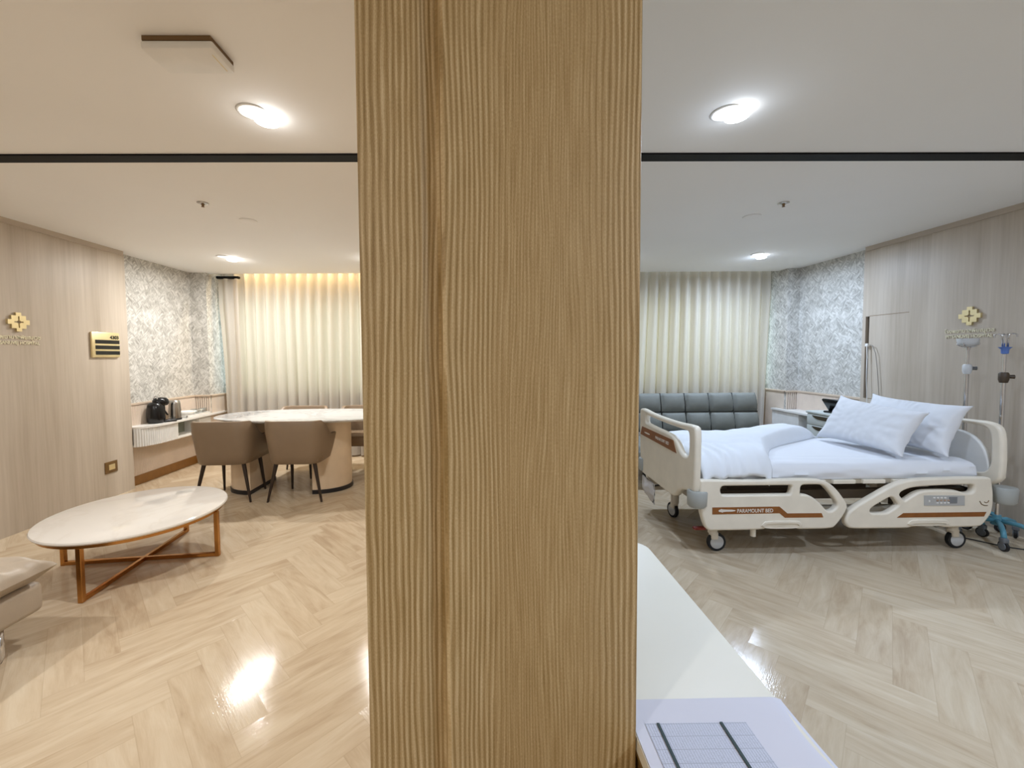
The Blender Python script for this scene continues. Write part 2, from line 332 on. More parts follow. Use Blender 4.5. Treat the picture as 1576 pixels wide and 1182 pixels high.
# wallpapered walls + projecting piers
struct(B().box((-4.2, YE, 0), (WL, YW, H)).build('wall_left_papered', 'wallp'))
struct(B().box((WL-.02, 5.22, .62), (-3.50, YW, H+.2)).build('wall_left_pier', 'wallp'))
struct(B().box((WL-.02, 5.22, 0), (-3.505, YW, .62)).build('wall_left_pier_base', 'dado'))
struct(B().box((WR, 4.16, 0), (4.4, YW, H)).build('wall_right_papered', 'wallp'))
struct(B().box((3.80, 5.13, .62), (WR+.02, YW, H+.2)).build('wall_right_pier', 'wallp'))
struct(B().box((3.805, 5.13, 0), (WR+.02, YW, .62)).build('wall_right_pier_base', 'dado'))
# window wall
bb = B()
for a, b in (((-4.2, YW, 0), (4.4, 5.8, .87)), ((-4.2, YW, 2.1), (4.4, 5.8, H+.3)), ((-4.2, YW, .87), (-3.56, 5.8, 2.1)), ((-.35, YW, .87), (.4, 5.8, 2.1)), ((3.84, YW, .87), (4.4, 5.8, 2.1))): bb.box(a, b)
struct(bb.build('wall_back', 'wall'))
struct(B().box((-4.2, YB-.1, 0), (4.4, YB, H)).build('wall_front', 'wall'))
for x0, x1, nm in ((-3.56, -.35, 'window_1'), (.4, 3.84, 'window_2')):
    bb = B(); t = .045
    bb.box((x0, YW+.03, .87), (x1, YW+.08, .87+t)).box((x0, YW+.03, 2.1-t), (x1, YW+.08, 2.1))
    for k in range(5):
        x = x0+(x1-x0-t)*k/4; bb.box((x, YW+.03, .87), (x+t, YW+.08, 2.1))
    w = struct(bb.build(nm, 'white'))
    B().box((x0, YW+.05, .87), (x1, YW+.056, 2.1)).build('glass_pane', 'pane', w)
    B().box((x0-.04, YW-.10, .845), (x1+.04, YW+.03, .868), .004).build('window_sill', 'rail', w)
# dado: fluted panelling + rail along papered walls
def fluted(x, y0, y1, z0, z1, sg, pitch=.02, d=.010):
    b = B(); n = int((y1-y0)/pitch)
    pts = []
    for i in range(n*4+1):
        y = y0+(y1-y0)*i/(n*4); pts.append((x+sg*d*abs(math.sin(PI*i/4)), y))
    V0 = [b.bm.verts.new((px, py, z0)) for px, py in pts]; V1 = [b.bm.verts.new((px, py, z1)) for px, py in pts]
    for i in range(len(pts)-1): b.bm.faces.new((V0[i], V0[i+1], V1[i+1], V1[i]))
    b.box((x-.004*sg-.002, y0, z0), (x-.004*sg+.002, y1, z1)); return b
struct(fluted(WL+.006, YE, 5.22, .10, .845, 1).build('trim_5', 'dado'))
struct(fluted(WR-.006, 4.16, 5.13, .10, .845, -1).build('trim_6', 'dado'))
def ribs_x(x0, x1, y, z0, z1, p=.026):
    b = B(); n = int(round((x1-x0)/p))
    for i in range(n): b.box((x0+i*p+.005, y-.012, z0), (x0+i*p+p-.003, y+.002, z1), .003)
    return b
struct(ribs_x(WL, -3.50, 5.218, .63, .845).build('trim_7', 'dado'))
struct(ribs_x(3.80, WR, 5.128, .63, .845).build('trim_8', 'dado'))
struct(B().box((-3.501, 5.24, .62), (-3.494, YW, .845)).build('trim_9', 'dado')); struct(B().box((3.794, 5.15, .0), (3.801, YW, .845)).build('trim_10', 'dado'))
struct(B().box((WL, YE, .845), (WL+.022, 5.2, .868), .004).box((WL, 5.196, .845), (-3.48, 5.222, .868), .004).box((-3.503, 5.2, .845), (-3.48, YW, .868), .004).build('trim_11', 'rail'))
struct(B().box((WR-.022, 4.16, .845), (WR, 5.11, .868), .004).box((3.78, 5.106, .845), (WR, 5.132, .868), .004).box((3.78, 5.11, .845), (3.803, YW, .868), .004).build('trim_12', 'rail'))
struct(B().box((WL, YE, 0), (WL+.02, 5.2, .10), .003).box((WL, 5.2, 0), (-3.49, 5.22, .10)).build('baseboard_left', 'brownbase'))
struct(B().box((WR-.02, 4.16, 0), (WR, 5.11, .10), .003).build('baseboard_right', 'brownbase'))
# black ceiling track across both rooms
struct(B().box((-3.61, 2.202, H-.010), (-.2, 2.278, H+.002)).box((.23, 2.202, H-.010), (3.856, 2.278, H+.002)).build('trim_13', 'black'))
# central column with the moulded left edge, partition behind it to the window wall
prof = [(-.190, .640), (-.188, .625), (-.130, .6225), (-.104, .6225), (-.094, .624), (-.086, .627), (-.078, .630), (-.071, .630), (-.067, .626), (-.0645, .612), (-.062, .604), (-.057, .600), (.2255, .600), (.2275, .603), (.2275, .95), (-.190, .95)]
b = B(); b.prism(prof, 0, H); struct(b.build('wall_column', 'pillar'))
struct(B().box((-.10, .95, 0), (.16, 5.31, H)).box((-.10, 5.31, 0), (.16, YW, H+.2)).build('wall_centre', 'panel'))

# ================================================================== CEILING FITTINGS
def downlight(x, y, dx, dy, label, r=.056):
    o = empty('downlight', (x, y, H)); tag(o, label, 'ceiling light', 'recessed ceiling lights')
    B().lathe([(r-.006, .001), (r-.004, -.005), (r+.004, -.006), (r+.009, -.001)], n=40).build('trim_ring', 'white', o, True)
    B().lathe([(.001, -.001), (r-.004, -.0015)], n=40).build('reflector', 'led2', o, True)
    B().lathe([(.001, -.034), (r*.7, -.033), (r*.88, -.028), (r*.9, -.016), (r*.7, -.006)], (dx, dy, 0), 40).build('lens', 'led', o, True)
downlight(-1.0, 1.835, .045, .03, 'bright round ceiling light left of the wooden column, on camera side of black track')
downlight(1.07, 1.845, .04, -.015, 'bright round ceiling light right of the wooden column, on camera side of black track')
downlight(-2.76, 4.40, .06, .06, 'small glowing ceiling light in front of the curtains of the dining room')
downlight(2.92, 4.40, .08, .06, 'small glowing ceiling light in front of the curtains of the bedroom')
def sprinkler(x, y, label):
    o = empty('sprinkler', (x, y, H)); tag(o, label, 'sprinkler', 'ceiling sprinklers')
    B().lathe([(.001, -.001), (.036, -.001), (.036, -.004), (.02, -.01), (.001, -.01)], n=28).build('rosette', 'steel', o, True)
    B().cyl((0, 0, -.006), (0, 0, -.026), .013, .005).cyl((0, 0, -.026), (0, 0, -.029), .010).build('sprinkler_head', 'brownw', o, 30)
sprinkler(-1.934, 2.885, 'small metal sprinkler on the ceiling of the dining room')
sprinkler(2.116, 2.921, 'small metal sprinkler on the ceiling above the hospital bed')
for (x, y, l) in ((-1.84, 3.26, 'faint round white cover plate on the dining room ceiling beside the sprinkler'), (2.075, 3.204, 'faint round white cover plate on the bedroom ceiling beside the sprinkler')):
    tag(B().lathe([(.001, -.007), (.055, -.007), (.06, -.004), (.062, -.0005)], (x, y, H), 36).build('cover_plate', 'ceil', None, True), l, 'cover plate', 'round ceiling covers')
o = empty('wireless_access_point', (-1.0, 1.46, H)); tag(o, 'flat white box with bronze backing fixed to the ceiling at upper left', 'ceiling device')
B().box((-.125, -.05, -.016), (.10, .075, -.001)).build('backing_plate', 'brownw', o)
B().box((-.13, -.05, -.042), (.105, .075, -.016), .006).build('casing', 'white', o, 30)
B().box((.085, -.02, -.0430), (.0875, .06, -.0418)).build('printed_line', 'gold', o)

# ================================================================== WALL SIGNS
def sign(side):
    # built facing -X for the right wall, +X for the left wall, drawing x runs left to right for the viewer
    X = XR if side > 0 else XL
    Y0 = 3.222 if side > 0 else 3.215; Z0 = 1.624
    Mx = Matrix(((0, 0, -side, X-side*.008), (-side, 0, 0, Y0), (0, 1, 0, Z0), (0, 0, 0, 1)))
    o = empty('hospital_sign', (X, Y0, Z0))
    tag(o, 'gold cross emblem with hospital name on the %s laminate wall' % ('right-hand grey' if side > 0 else 'left-hand beige'), 'sign', 'wall emblems')
    inv = Matrix.Translation((-X, -Y0, -Z0))
    cu = bpy.data.curves.new('e', 'CURVE'); cu.dimensions = '2D'; cu.fill_mode = 'BOTH'; cu.extrude = .008; cu.bevel_depth = 0
    s = .0165; g = .0035; c = .0105
    def add(pl):
        sp = cu.splines.new('POLY'); sp.points.add(len(pl)-1); sp.use_cyclic_u = True
        for q, (x, y) in zip(sp.points, pl): q.co = (x, y, 0, 1)
    # outline: stepped diamond of overlapping crosses
    h = [(-1.1, 4.4), (1.1, 4.4), (1.1, 3.0), (3.0, 3.0), (3.0, 1.1), (4.5, 1.1), (4.5, -1.1), (3.0, -1.1), (3.0, -3.0), (1.1, -3.0), (1.1, -4.4), (-1.1, -4.4), (-1.1, -3.0), (-3.0, -3.0), (-3.0, -1.1), (-4.5, -1.1), (-4.5, 1.1), (-3.0, 1.1), (-3.0, 3.0), (-1.1, 3.0)]
    add([(x*s, y*s) for x, y in h])
    st = [(.28, 2.7), (.28, .75), (.9, .28), (1.9, .28), (1.9, -.28), (.9, -.28), (.28, -.75), (.28, -2.7), (-.28, -2.7), (-.28, -.75), (-.9, -.28), (-1.9, -.28), (-1.9, .28), (-.9, .28), (-.28, .75), (-.28, 2.7)]
    add([(x*s, y*s) for x, y in st][::-1])
    link('emblem', curve_mesh(cu, inv @ Mx), 'gold', o)
    for k, (t, z, w, sz) in enumerate((('โรงพยาบาลพิษณุเวช', -.130, .335, .042), ('PITSANUVEJ HOSPITAL', -.172, .315, .036))):
        link('lettering', text_mesh(t, sz, w, .002, inv @ Mx @ Matrix.Translation((-.01, z, -.004)), .0002), 'goldp', o)
sign(1); sign(-1)
# room plate, left wall
X = XL; o = empty('room_plate', (X, 3.93, 1.465)); tag(o, 'gold room plate with three black bars and number on the left wall', 'sign')
B().box((0, -.142, -.118), (.022, .142, .12), .008).build('plate', 'gold', o, 30)
for z in (.030, -.022, -.074): B().box((.0215, -.112, z-.018), (.024, .136, z+.017)).build('name_bar', 'blackp', o)
link('room_number', text_mesh('4303', .046, .092, .001, Matrix(((0, 0, 1, .023), (1, 0, 0, .084), (0, 1, 0, .058), (0, 0, 0, 1))), .0012), 'blackp', o)
o = empty('wall_socket', (X, 3.935, .295)); tag(o, 'small bronze socket plate low on the left laminate wall', 'socket')
B().box((0, -.065, -.055), (.008, .065, .055), .003).build('plate', 'brownw', o, 30)
B().box((.007, -.03, -.026), (.012, .035, .026), .003).build('socket_insert', 'gold', o, 30)

# ================================================================== CURTAINS
def curtain(x0, x1, label, skew, seed, ztop=H+.199, y=5.43, z0=.02, amp=.048):
    b = B(); per = .1365; nx = int((x1-x0)/per*14); nz = 26
    def fn(u, v):
        z = z0+(ztop-z0)*v; dn = 1-v
        x = x0+(x1-x0)*u; ph = 2*PI*(x-x0)/per
        a = amp*(1-.2*dn)
        n1 = noise.noise(Vector((x*3+seed, z*.5, seed)))*.55+noise.noise(Vector((x*9+seed, z*.3, 1)))*.3
        sn = math.sin(ph+n1*dn*2.4); yy = y+a*math.copysign(abs(sn)**.75, sn)+.012*math.sin(2*ph+seed+2*dn)*dn+.015*n1*dn
        xx = x+.012*math.cos(ph)*dn+skew(x, z)
        return Vector((xx, yy, z))
    b.grid(fn, nx, nz); o = b.build('curtain', 'curtain', None, True); tag(o, label, 'curtain', 'pleated window curtains'); return o
def skR(x, z):
    t = max(0, min(1, (2.6-x)/1.2)); return -.16*t*max(0, (2.3-z)/1.5)**1.3 + (-.06*max(0, (x-3.5)/.28)*max(0, (2.1-z)/1.6) if x > 3.5 else 0)
curtain(.24, 3.765, 'light grey beige pleated curtain behind the grey sofa in the bedroom', skR, 3.1)
def skL(x, z):
    return .10*max(0, (-3.1-x)/.3)*math.sin(max(0, min(1, (2.1-z)/1.3))*PI/2)*.9
curtain(-3.36, -.16, 'long warmly lit pleated curtain behind the dining table', lambda x, z: 0, 8.4, y=5.45, amp=.042)
curtain(-3.43, -3.17, 'narrow grey curtain panel hanging from a black rail in the far left corner', lambda x, z: .045*max(0, (-3.17-x)/.26)*math.sin(max(0, min(1, (2.0-z)/1.1))*PI/2), 5.2, H-.055, 5.352, .02, .026)
tag(B().box((-3.45, 5.335, H-.052), (-3.165, 5.385, H-.022), .004).build('curtain_rail', 'black', None, 30), 'short black curtain rail at the ceiling in the far left corner', 'curtain rail')

# ================================================================== COFFEE TABLE
tc = Vector((-2.285, 2.675)); LG = [(-2.229, 2.211), (-1.815, 2.733), (-2.753, 2.629), (-2.313, 3.126)]
o = empty('coffee_table', (tc.x, tc.y, 0)); tag(o, 'low white stone coffee table with crossed brass frame, on the herringbone floor', 'coffee table')
B().lathe([(.001, .322), (.475, .322), (.487, .327), (.491, .335), (.487, .343), (.475, .347), (.001, .347)], n=96).build('tabletop', 'top', o, 40)
B().lathe([(.447, .302), (.468, .302), (.468, .322), (.447, .322)], n=72).build('support_ring', 'brass', o, 40)
L = [Vector((x, y))-tc for x, y in LG]
for v in L:
    v2 = v*.985; a = math.atan2(v2.y, v2.x); Mr = Matrix.Translation((v2.x, v2.y, 0)) @ Matrix.Rotation(a, 4, 'Z')
    B().box((-.013, -.013, 0), (.013, .013, .305), .002, 1, Mr).build('leg', 'brass', o)
for a, c, z in ((L[0], L[3], .013), (L[1], L[2], .0135)):
    d = c-a; an = math.atan2(d.y, d.x); m = (a+c)/2; Mr = Matrix.Translation((m.x, m.y, z)) @ Matrix.Rotation(an, 4, 'Z')
    B().box((-d.length/2+.012, -.012, -.012), (d.length/2-.012, .012, .012), .002, 1, Mr).build('stretcher', 'brass', o)

# ================================================================== BEIGE DAYBED (lower left)
def pillow(w, h, t, seed=0, corner=.055, nu=36, nv=26, wr=.012):
    """pillow lying in local XZ-free plane: X width, Y height, Z thickness, both faces"""
    b = B()
    def side(sg):
        def fn(u, v):
            a, c = 2*u-1, 2*v-1
            e = (1-abs(a)**2.6)*(1-abs(c)**2.6)
            th = t/2*max(0, e)**.42
            pinch = 1-corner/min(w, h)*2*(1-abs(a)**3)*abs(c)**4
            pinch2 = 1-corner/min(w, h)*2*(1-abs(c)**3)*abs(a)**4
            x = a*w/2*pinch2; y = c*h/2*pinch
            n = noise.noise(Vector((x*9+seed, y*9, sg*3)))*.6+noise.noise(Vector((x*22+seed, y*22, sg*3)))*.35
            r = max(0, min(1, (max(abs(a), abs(c))-.45)/.5))
            tw = math.atan2(y, x)
            wrk = math.sin(tw*19+noise.noise(Vector((x*5, y*5, seed)))*7)*r*(1-r**8)*1.6
            return Vector((x, y, sg*(th+(n*wr+wrk*wr*.30)*min(1, th/(t*.15)))))
        return fn
    b.grid(side(1), nu, nv); b.grid(side(-1), nu, nv)
    bmesh.ops.remove_doubles(b.bm, verts=b.bm.verts, dist=.0004)
    return b
o = empty('daybed', (-2.55, 1.0, 0)); tag(o, 'beige leather daybed with wrinkled seat cushion at lower left edge', 'daybed')
B().box((-.9, -1.0, .175), (.488, .885, .315), .028, 4).build('base', 'sofaL', o, 40)
cp = B()
def cush(sg):
    def fn(u, v):
        x = -.9+1.42*u; y = -1.0+1.915*v
        ex = min(u, 1-u)*1.42; ey = min(v, 1-v)*1.915; e = min(1, ex/.13)*min(1, ey/.13)
        prof = math.sqrt(max(0, 1-(1-min(1, min(ex, ey)/.06))**2)); prof = max(prof, 0)
        near = max(0, 1-max(0, min(ex, ey)-.01)/.22)
        fan = math.sin((y*.9-x*.6)*58+noise.noise(Vector((x*7, y*7, 0)))*2.2)*(.55+.9*noise.noise(Vector((x*9, y*9, 7))))
        z = .372+sg*(.050*prof)
        if sg > 0: z += prof*(.030*math.sin(min(1, ex/.4)*PI/2)*math.sin(min(1, ey/.4)*PI/2)+noise.noise(Vector((x*5, y*5, 2)))*.014+.020*fan*near)
        k_ = max(0, 1-ex/.09); x += .010*k_*fan*(u > .5)*prof
        return Vector((x, y, z))
    return fn
cp.grid(cush(1), 200, 220); cp.grid(cush(-1), 30, 30)
cp.build('seat_cushion', 'sofaL', o, True)
for x, y in ((.40, .75), (-.8, .75), (.40, -.8), (-.8, -.8)):
    B().tube([(x+.03, y, .172), (x+.032, y, .05), (x+.02, y, .02), (x-.02, y, .013), (x-.10, y, .013)], .011, 12).build('leg', 'chrome', o, True)

# ================================================================== DINING TABLE + CHAIRS
o = empty('dining_table', (-1.79, 4.2, 0)); tag(o, 'long oval white marble dining table on two curved cream pedestals', 'dining table')
def sup(a, b_, e, n=96): return [(a*math.copysign(abs(math.cos(t))**(2/e), math.cos(t)), b_*math.copysign(abs(math.sin(t))**(2/e), math.sin(t))) for t in (2*PI*k/n for k in range(n))]
B().rings([[Vector((x*k, y*k, z)) for x, y in sup(.935, .44, 2.35)] for k, z in ((.93, .722), (.985, .735), (1, .742), (1, .747), (.996, .75))]).build('tabletop', 'dtop', o, 40)
for sx, xa, nm in ((-1, -.51, 'l'), (1, .09, 'r')):
    # half-round pedestal: flat side towards the middle, curved side outward
    pts = [(xa, -.24), (xa, .24)]
    cv = [(xa+sx*.30*math.cos(t), .24*math.sin(t)) for t in [PI/2-PI*k/24 for k in range(25)]]
    poly = cv if sx > 0 else cv[::-1]
    B().prism(poly, .04, .7225).build('pedestal', 'peds', o, 30)
    B().prism([(xa+(x-xa)*1.03, y*1.03) for x, y in poly], 0, .04).build('plinth', 'plinth', o, 30)
def make_chair():
    o = empty('dining_armchair')
    path = []   # plan path from left arm front round the back to right arm front
    Rr = .13; hx = .272; fy = .25; by = -.235
    for k in range(7): path.append((-hx, fy+(by+Rr-fy)*k/6))
    for k in range(1, 9): a = PI+k/8*PI/2; path.append((-hx+Rr+Rr*math.cos(a), by+Rr+Rr*math.sin(a)))
    for k in range(1, 8): path.append((-hx+Rr+(2*hx-2*Rr)*k/8, by))
    n = len(path); full = path+[(-x, y) for x, y in path[::-1]][1:] if False else path+[(hx-Rr, by)]
    full = full+[(-x, y) for x, y in path[:15][::-1]][1:]
    rings = []
    for i, (x, y) in enumerate(full):
        a, c = full[max(0, i-1)], full[min(len(full)-1, i+1)]
        t = Vector((c[0]-a[0], c[1]-a[1])).normalized(); nrm = Vector((t.y, -t.x))  # outward
        if nrm.dot(Vector((x, y+.02))) < 0: nrm = -nrm
        k = max(0, min(1, (-y+.0)/.16)); k = k*k*(3-2*k)
        ztop = .598+(.757-.598)*k + .022*max(0, (y-.06)/.17)
        flare = .045*(1-k)
        th = .042
        cz = (.355, .36, .40, .50, .60, 1)
        ring = []
        def P(off, z):
            s = (z-.355)/(.757-.355); tap = .86+.14*min(1, s*1.25)
            q = Vector((x*tap, y*(.92+.08*min(1, s*1.3)))) + nrm*(off+flare*s)
            return Vector((q.x, q.y-.02*s*k, z))
        zt = ztop
        ring = [P(-.012, .355), P(0, .365), P(.004, .43), P(.004, zt-.10), P(0, zt-.012), P(-.008, zt), P(-th+.008, zt), P(-th, zt-.012), P(-th-.004, .50), P(-th, .40), P(-th, .365)]
        rings.append(ring)
    B().rings(rings).build('shell', 'leather', o, 50)
    B().box((-.22, -.19, .352), (.22, .215, .47), .03, 3).build('seat', 'leather', o, 40)
    for sx, y0, y1 in ((-1, -.15, -.19), (1, -.15, -.19), (-1, .15, .195), (1, .15, .195)):
        xb = .248 if y0 < 0 else .20
        B().cyl((sx*.175, y0, .36), (sx*xb, y1, 0), .019, .0095, 14).build('leg', 'dark', o, 40)
    return o
ch = make_chair()
SP = [((-2.440, 3.93, 0), math.radians(3), 'taupe leather armchair at table front, nearer the shelf of coffee things'),
      ((-1.772, 3.93, 0), 0, 'taupe leather armchair at table front, nearer the wooden column'),
      ((-2.13, 4.66, 0), PI, 'taupe armchair across the dining table, its back edge showing further left'),
      ((-1.43, 4.66, 0), PI, 'taupe armchair across the dining table, next to the wooden column')]
for i, (loc, rz, lab) in enumerate(SP):
    c = ch if i == 0 else copy_tree(ch)
    c.location = loc; c.rotation_euler = (0, 0, rz); tag(c, lab, 'chair', 'armchairs at the dining table')

# ================================================================== SHELF CONSOLES
def console(side):
    # side -1 left, +1 right ; wall plane, mirrored drawing; returns root
    wx = WL if side < 0 else WR; s = -side   # s points into the room
    y0 = YE+.005 if side < 0 else 4.45; y1 = 5.205 if side < 0 else 5.27; d = .235
    o = empty('wall_console', (wx, y0, 0))
    tag(o, 'white floating console with fluted rounded end under the coffee machine' if side < 0 else 'pale floating console with fluted side behind the hospital bed', 'console')
    def sh(dd, r, front_end):
        L_ = y1-y0
        if side < 0: return [(s*.008, 0), (s*(.09), 0)]+[(s*(.09+(dd-.09)*math.sin(t)), .30*(1-math.cos(t))) for t in [PI/2*k/10 for k in range(1, 11)]]+[(s*dd, L_), (s*.008, L_)]
        return [(s*.008, 0), (s*dd, 0), (s*dd, L_), (s*.165, L_), (s*.165, 5.105-y0), (s*.008, 5.105-y0)]
    B().prism(sh(d, .1, 0), .612, .632).build('worktop', 'white', o)
    # slim extension of the worktop past the pier
    if side < 0: B().box((.17, y1-y0, .612), (d, 1.39, .632)).build('worktop_return', 'white', o)
    body = sh(d-.02, .1, 0)
    B().prism(body, .425, .445).build('bottom_board', 'white', o)
    if side < 0: ya, yb, yc, yd = 0, .44, .80, y1-y0
    else: ya, yb, yc, yd = y1-y0, .38, .21, 0
    # carcass pieces
    for y in (yb, yc): B().box((s*.01, y-.008, .44), (s*(d-.022), y+.008, .613)).build('divider', 'white', o)
    B().box((s*.010, min(yb, yc), .44), (s*.03, max(yb, yc), .613)).build('back_board', 'greyglass', o)
    # fluted skin
    if side < 0: line = [(s*.09, 0)]+[(s*(.09+(d-.022-.09)*math.sin(t)), .30*(1-math.cos(t))) for t in [PI/2*k/10 for k in range(1, 11)]]+[(s*(d-.022), .44)]
    else: line = [(s*(d-.022), .38), (s*(d-.022), y1-y0-.002), (s*.17, y1-y0-.001)]
    den = []; Lt = 0
    for a, c in zip(line, line[1:]):
        a, c = Vector(a), Vector(c); n = max(1, int((c-a).length/.003))
        for k in range(n): q = a+(c-a)*k/n; den.append((q, Lt+(c-a).length*k/n, (c-a).normalized()))
        Lt += (c-a).length
    b = B(); V = []
    for q, l, t in den:
        nr = Vector((t.y, -t.x)); nr = nr if nr.x*s > 0 or abs(nr.x) < .01 and nr.y < 0 else -nr
        p_ = q+nr*(.006*abs(math.sin(PI*l/.021))); V.append((b.bm.verts.new((p_.x, p_.y, .426)), b.bm.verts.new((p_.x, p_.y, .613))))
    for a, c in zip(V, V[1:]): b.bm.faces.new((a[0], c[0], c[1], a[1]))
    b.build('fluted_front', 'offw', o)
    if side < 0: B().box((.01, .80, .44), (d-.03, y1-y0, .61)).build('end_panel', 'offw', o)
    return o
console(-1); console(1)

# things on the left console (top z .632)
ZT = .632
o = empty('coffee_machine', (-3.575, 4.50, ZT), math.radians(-35)); o.scale = (1.12, 1.12, 1.17); tag(o, 'black glossy capsule coffee machine on the white console', 'coffee machine')
B().lathe([(.001, 0), (.058, 0), (.068, .01), (.073, .05), (.071, .12), (.064, .165), (.05, .19), (.001, .195)], (0, -.03, 0), 36, 1, 1).build('water_tank', 'blackp', o, True)
B().lathe([(.001, 0), (.040, .004), (.050, .03), (.048, .055), (.034, .075), (.001, .082)], (0, .012, .155), 32, 1, 1.35).build('brew_head', 'blackp', o, True)
B().tube([(-.052, -.03, .19), (-.062, -.025, .225), (-.03, -.02, .248), (.03, -.02, .248), (.054, -.03, .225)], .005, 10).build('lever_handle', 'chrome', o, True)
B().box((-.045, .02, 0), (.045, .13, .022), .01, 3).build('drip_tray', 'blackp', o, 40)
B().box((-.032, .0, .02), (.032, .04, .17), .01, 3).build('front_column', 'brush', o, 40)
o = empty('electric_kettle', (-3.56, 4.70, ZT)); o.scale = (1.1, 1.1, 1.15); tag(o, 'tall brushed steel kettle beside the coffee machine', 'kettle')
B().lathe([(.001, 0), (.058, 0), (.058, .018), (.001, .018)], n=32).build('base', 'brush', o, 40)
B().lathe([(.001, .018), (.055, .018), (.056, .03), (.050, .16), (.046, .185), (.040, .192), (.001, .194)], n=36).build('body', 'steel', o, 40)
B().tube([(-.045, -.02, .17), (-.085, -.03, .165), (-.092, -.03, .11), (-.058, -.02, .05)], .008, 10).build('handle', 'brush', o, True)
o = empty('serving_tray', (-3.57, 4.985, ZT)); tag(o, 'long white tray holding glasses at the far end of the console', 'tray')
B().box((-.085, -.20, 0), (.085, .21, .012), .005).build('tray_base', 'china', o)
B().box((-.085, -.20, .01), (-.078, .21, .03)).box((.078, -.20, .01), (.085, .21, .03)).box((-.085, -.20, .01), (.085, -.193, .03)).box((-.085, .203, .01), (.085, .21, .03)).build('tray_rim', 'china', o)
tag(B().lathe([(.001, 0), (.055, 0), (.075, .03), (.088, .062), (.085, .062), (.07, .03), (.052, .008), (.001, .008)], (-3.565, 4.885, ZT+.0125), 36).build('serving_bowl', 'china', None, True), 'white round bowl on the tray beside the kettle', 'bowl')
gl = [(-3.535, 5.00, 'clear glass cup on the tray right behind the white bowl'), (-3.60, 5.06, 'clear glass cup on the tray closest to the fluted wall'), (-3.535, 5.10, 'clear glass cup on the tray between two others'), (-3.56, 5.165, 'clear glass cup at the window end of the tray')]
g0 = None
for x, y, l in gl:
    if g0 is None:
        g0 = B().lathe([(.001, .0), (.024, .0), (.034, .02), (.037, .065), (.035, .065), (.031, .02), (.022, .006), (.001, .006)], n=24).build('glass_cup', 'glass', None, True); c = g0
    else: c = g0.copy(); COL.objects.link(c)
    c.location = (x, y, ZT+.0125); tag(c, l, 'glass', 'glass cups on the tray')

# ================================================================== GREY SOFA BED
o = empty('sofa_bed', (2.35, 4.7, 0)); tag(o, 'grey tufted sofa bed under the bedroom curtains', 'sofa')
SX0, SX1 = -.86, .85; nt = 6
def tuft(b, org, ux, vy, nrm, nu, nv, w, h, puff):
    def fn(u, v):
        a, c = u*nu, v*nv; fa, fc = a-math.floor(min(a, nu-1e-6)), c-math.floor(min(c, nv-1e-6))
        e = (math.sin(PI*min(1, max(0, fa)))*math.sin(PI*min(1, max(0, fc))))
        e = max(0, e)**.30
        wr = math.sin(math.atan2(fc-.5, fa-.5)*14)*.05*(abs(fa-.5)+abs(fc-.5))
        return org+ux*(u*w)+vy*(v*h)+nrm*(puff*(e+wr*min(1, e*2)))
    b.grid(fn, nu*14, nv*12)
b = B(); ang = math.radians(12); up = Vector((0, math.sin(ang), math.cos(ang))); nb = Vector((0, -math.cos(ang), math.sin(ang)))
W_ = SX1-SX0
tuft(b, Vector((SX0, .02, .44)), Vector((1, 0, 0)), up, nb, nt, 2, W_, .445, .075)
bb_ = B().box((SX0+.01, -.0, 0), (SX1-.01, .10, .44), .02, 2, Matrix.Translation((0, .025, .435)) @ Matrix.Rotation(-ang, 4, 'X'))
bb_.build('backrest_board', 'sofashade', o, 40)
b.build('backrest', 'sofaR', o, True)
for k in range(1, nt):  # dark tubes laid along the tuft seams as painted crevice shade
    x = SX0+W_*k/nt; p0 = Vector((x, .02, .44))+nb*.006
    B().tube([p0, p0+up*.445], .007, 8).build('seam', 'sofashade', o, True)
    B().tube([(x, -.63, .21), (x, -.625, .37), (x, .0, .375)], .007, 8).build('seam', 'sofashade', o, True)
p0 = Vector((SX0, .02, .44))+up*.2225+nb*.006
B().tube([p0, p0+Vector((W_, 0, 0))], .007, 8).build('seam', 'sofashade', o, True)
for y in (-.40, -.18): B().tube([(SX0, y, .375), (SX1, y, .375)], .007, 8).build('seam', 'sofashade', o, True)
b = B(); tuft(b, Vector((SX0, -.62, .37)), Vector((1, 0, 0)), Vector((0, 1, 0)), Vector((0, 0, 1)), nt, 3, W_, .66, .06)
tuft(b, Vector((SX0, -.625, .20)), Vector((1, 0, 0)), Vector((0, 0, 1)), Vector((0, -1, 0)), nt, 1, W_, .17, .035)
b.build('seat', 'sofaR', o, True)
B().box((SX0+.01, -.615, .2), (SX1-.01, .05, .368), .02).build('seat_board', 'sofashade', o, 40)
for x in (SX0+.15, SX1-.15):
    for y in (-.52, -.05): B().cyl((x, y, 0), (x, y, .2), .018, .022).build('leg', 'blackp', o, 40)

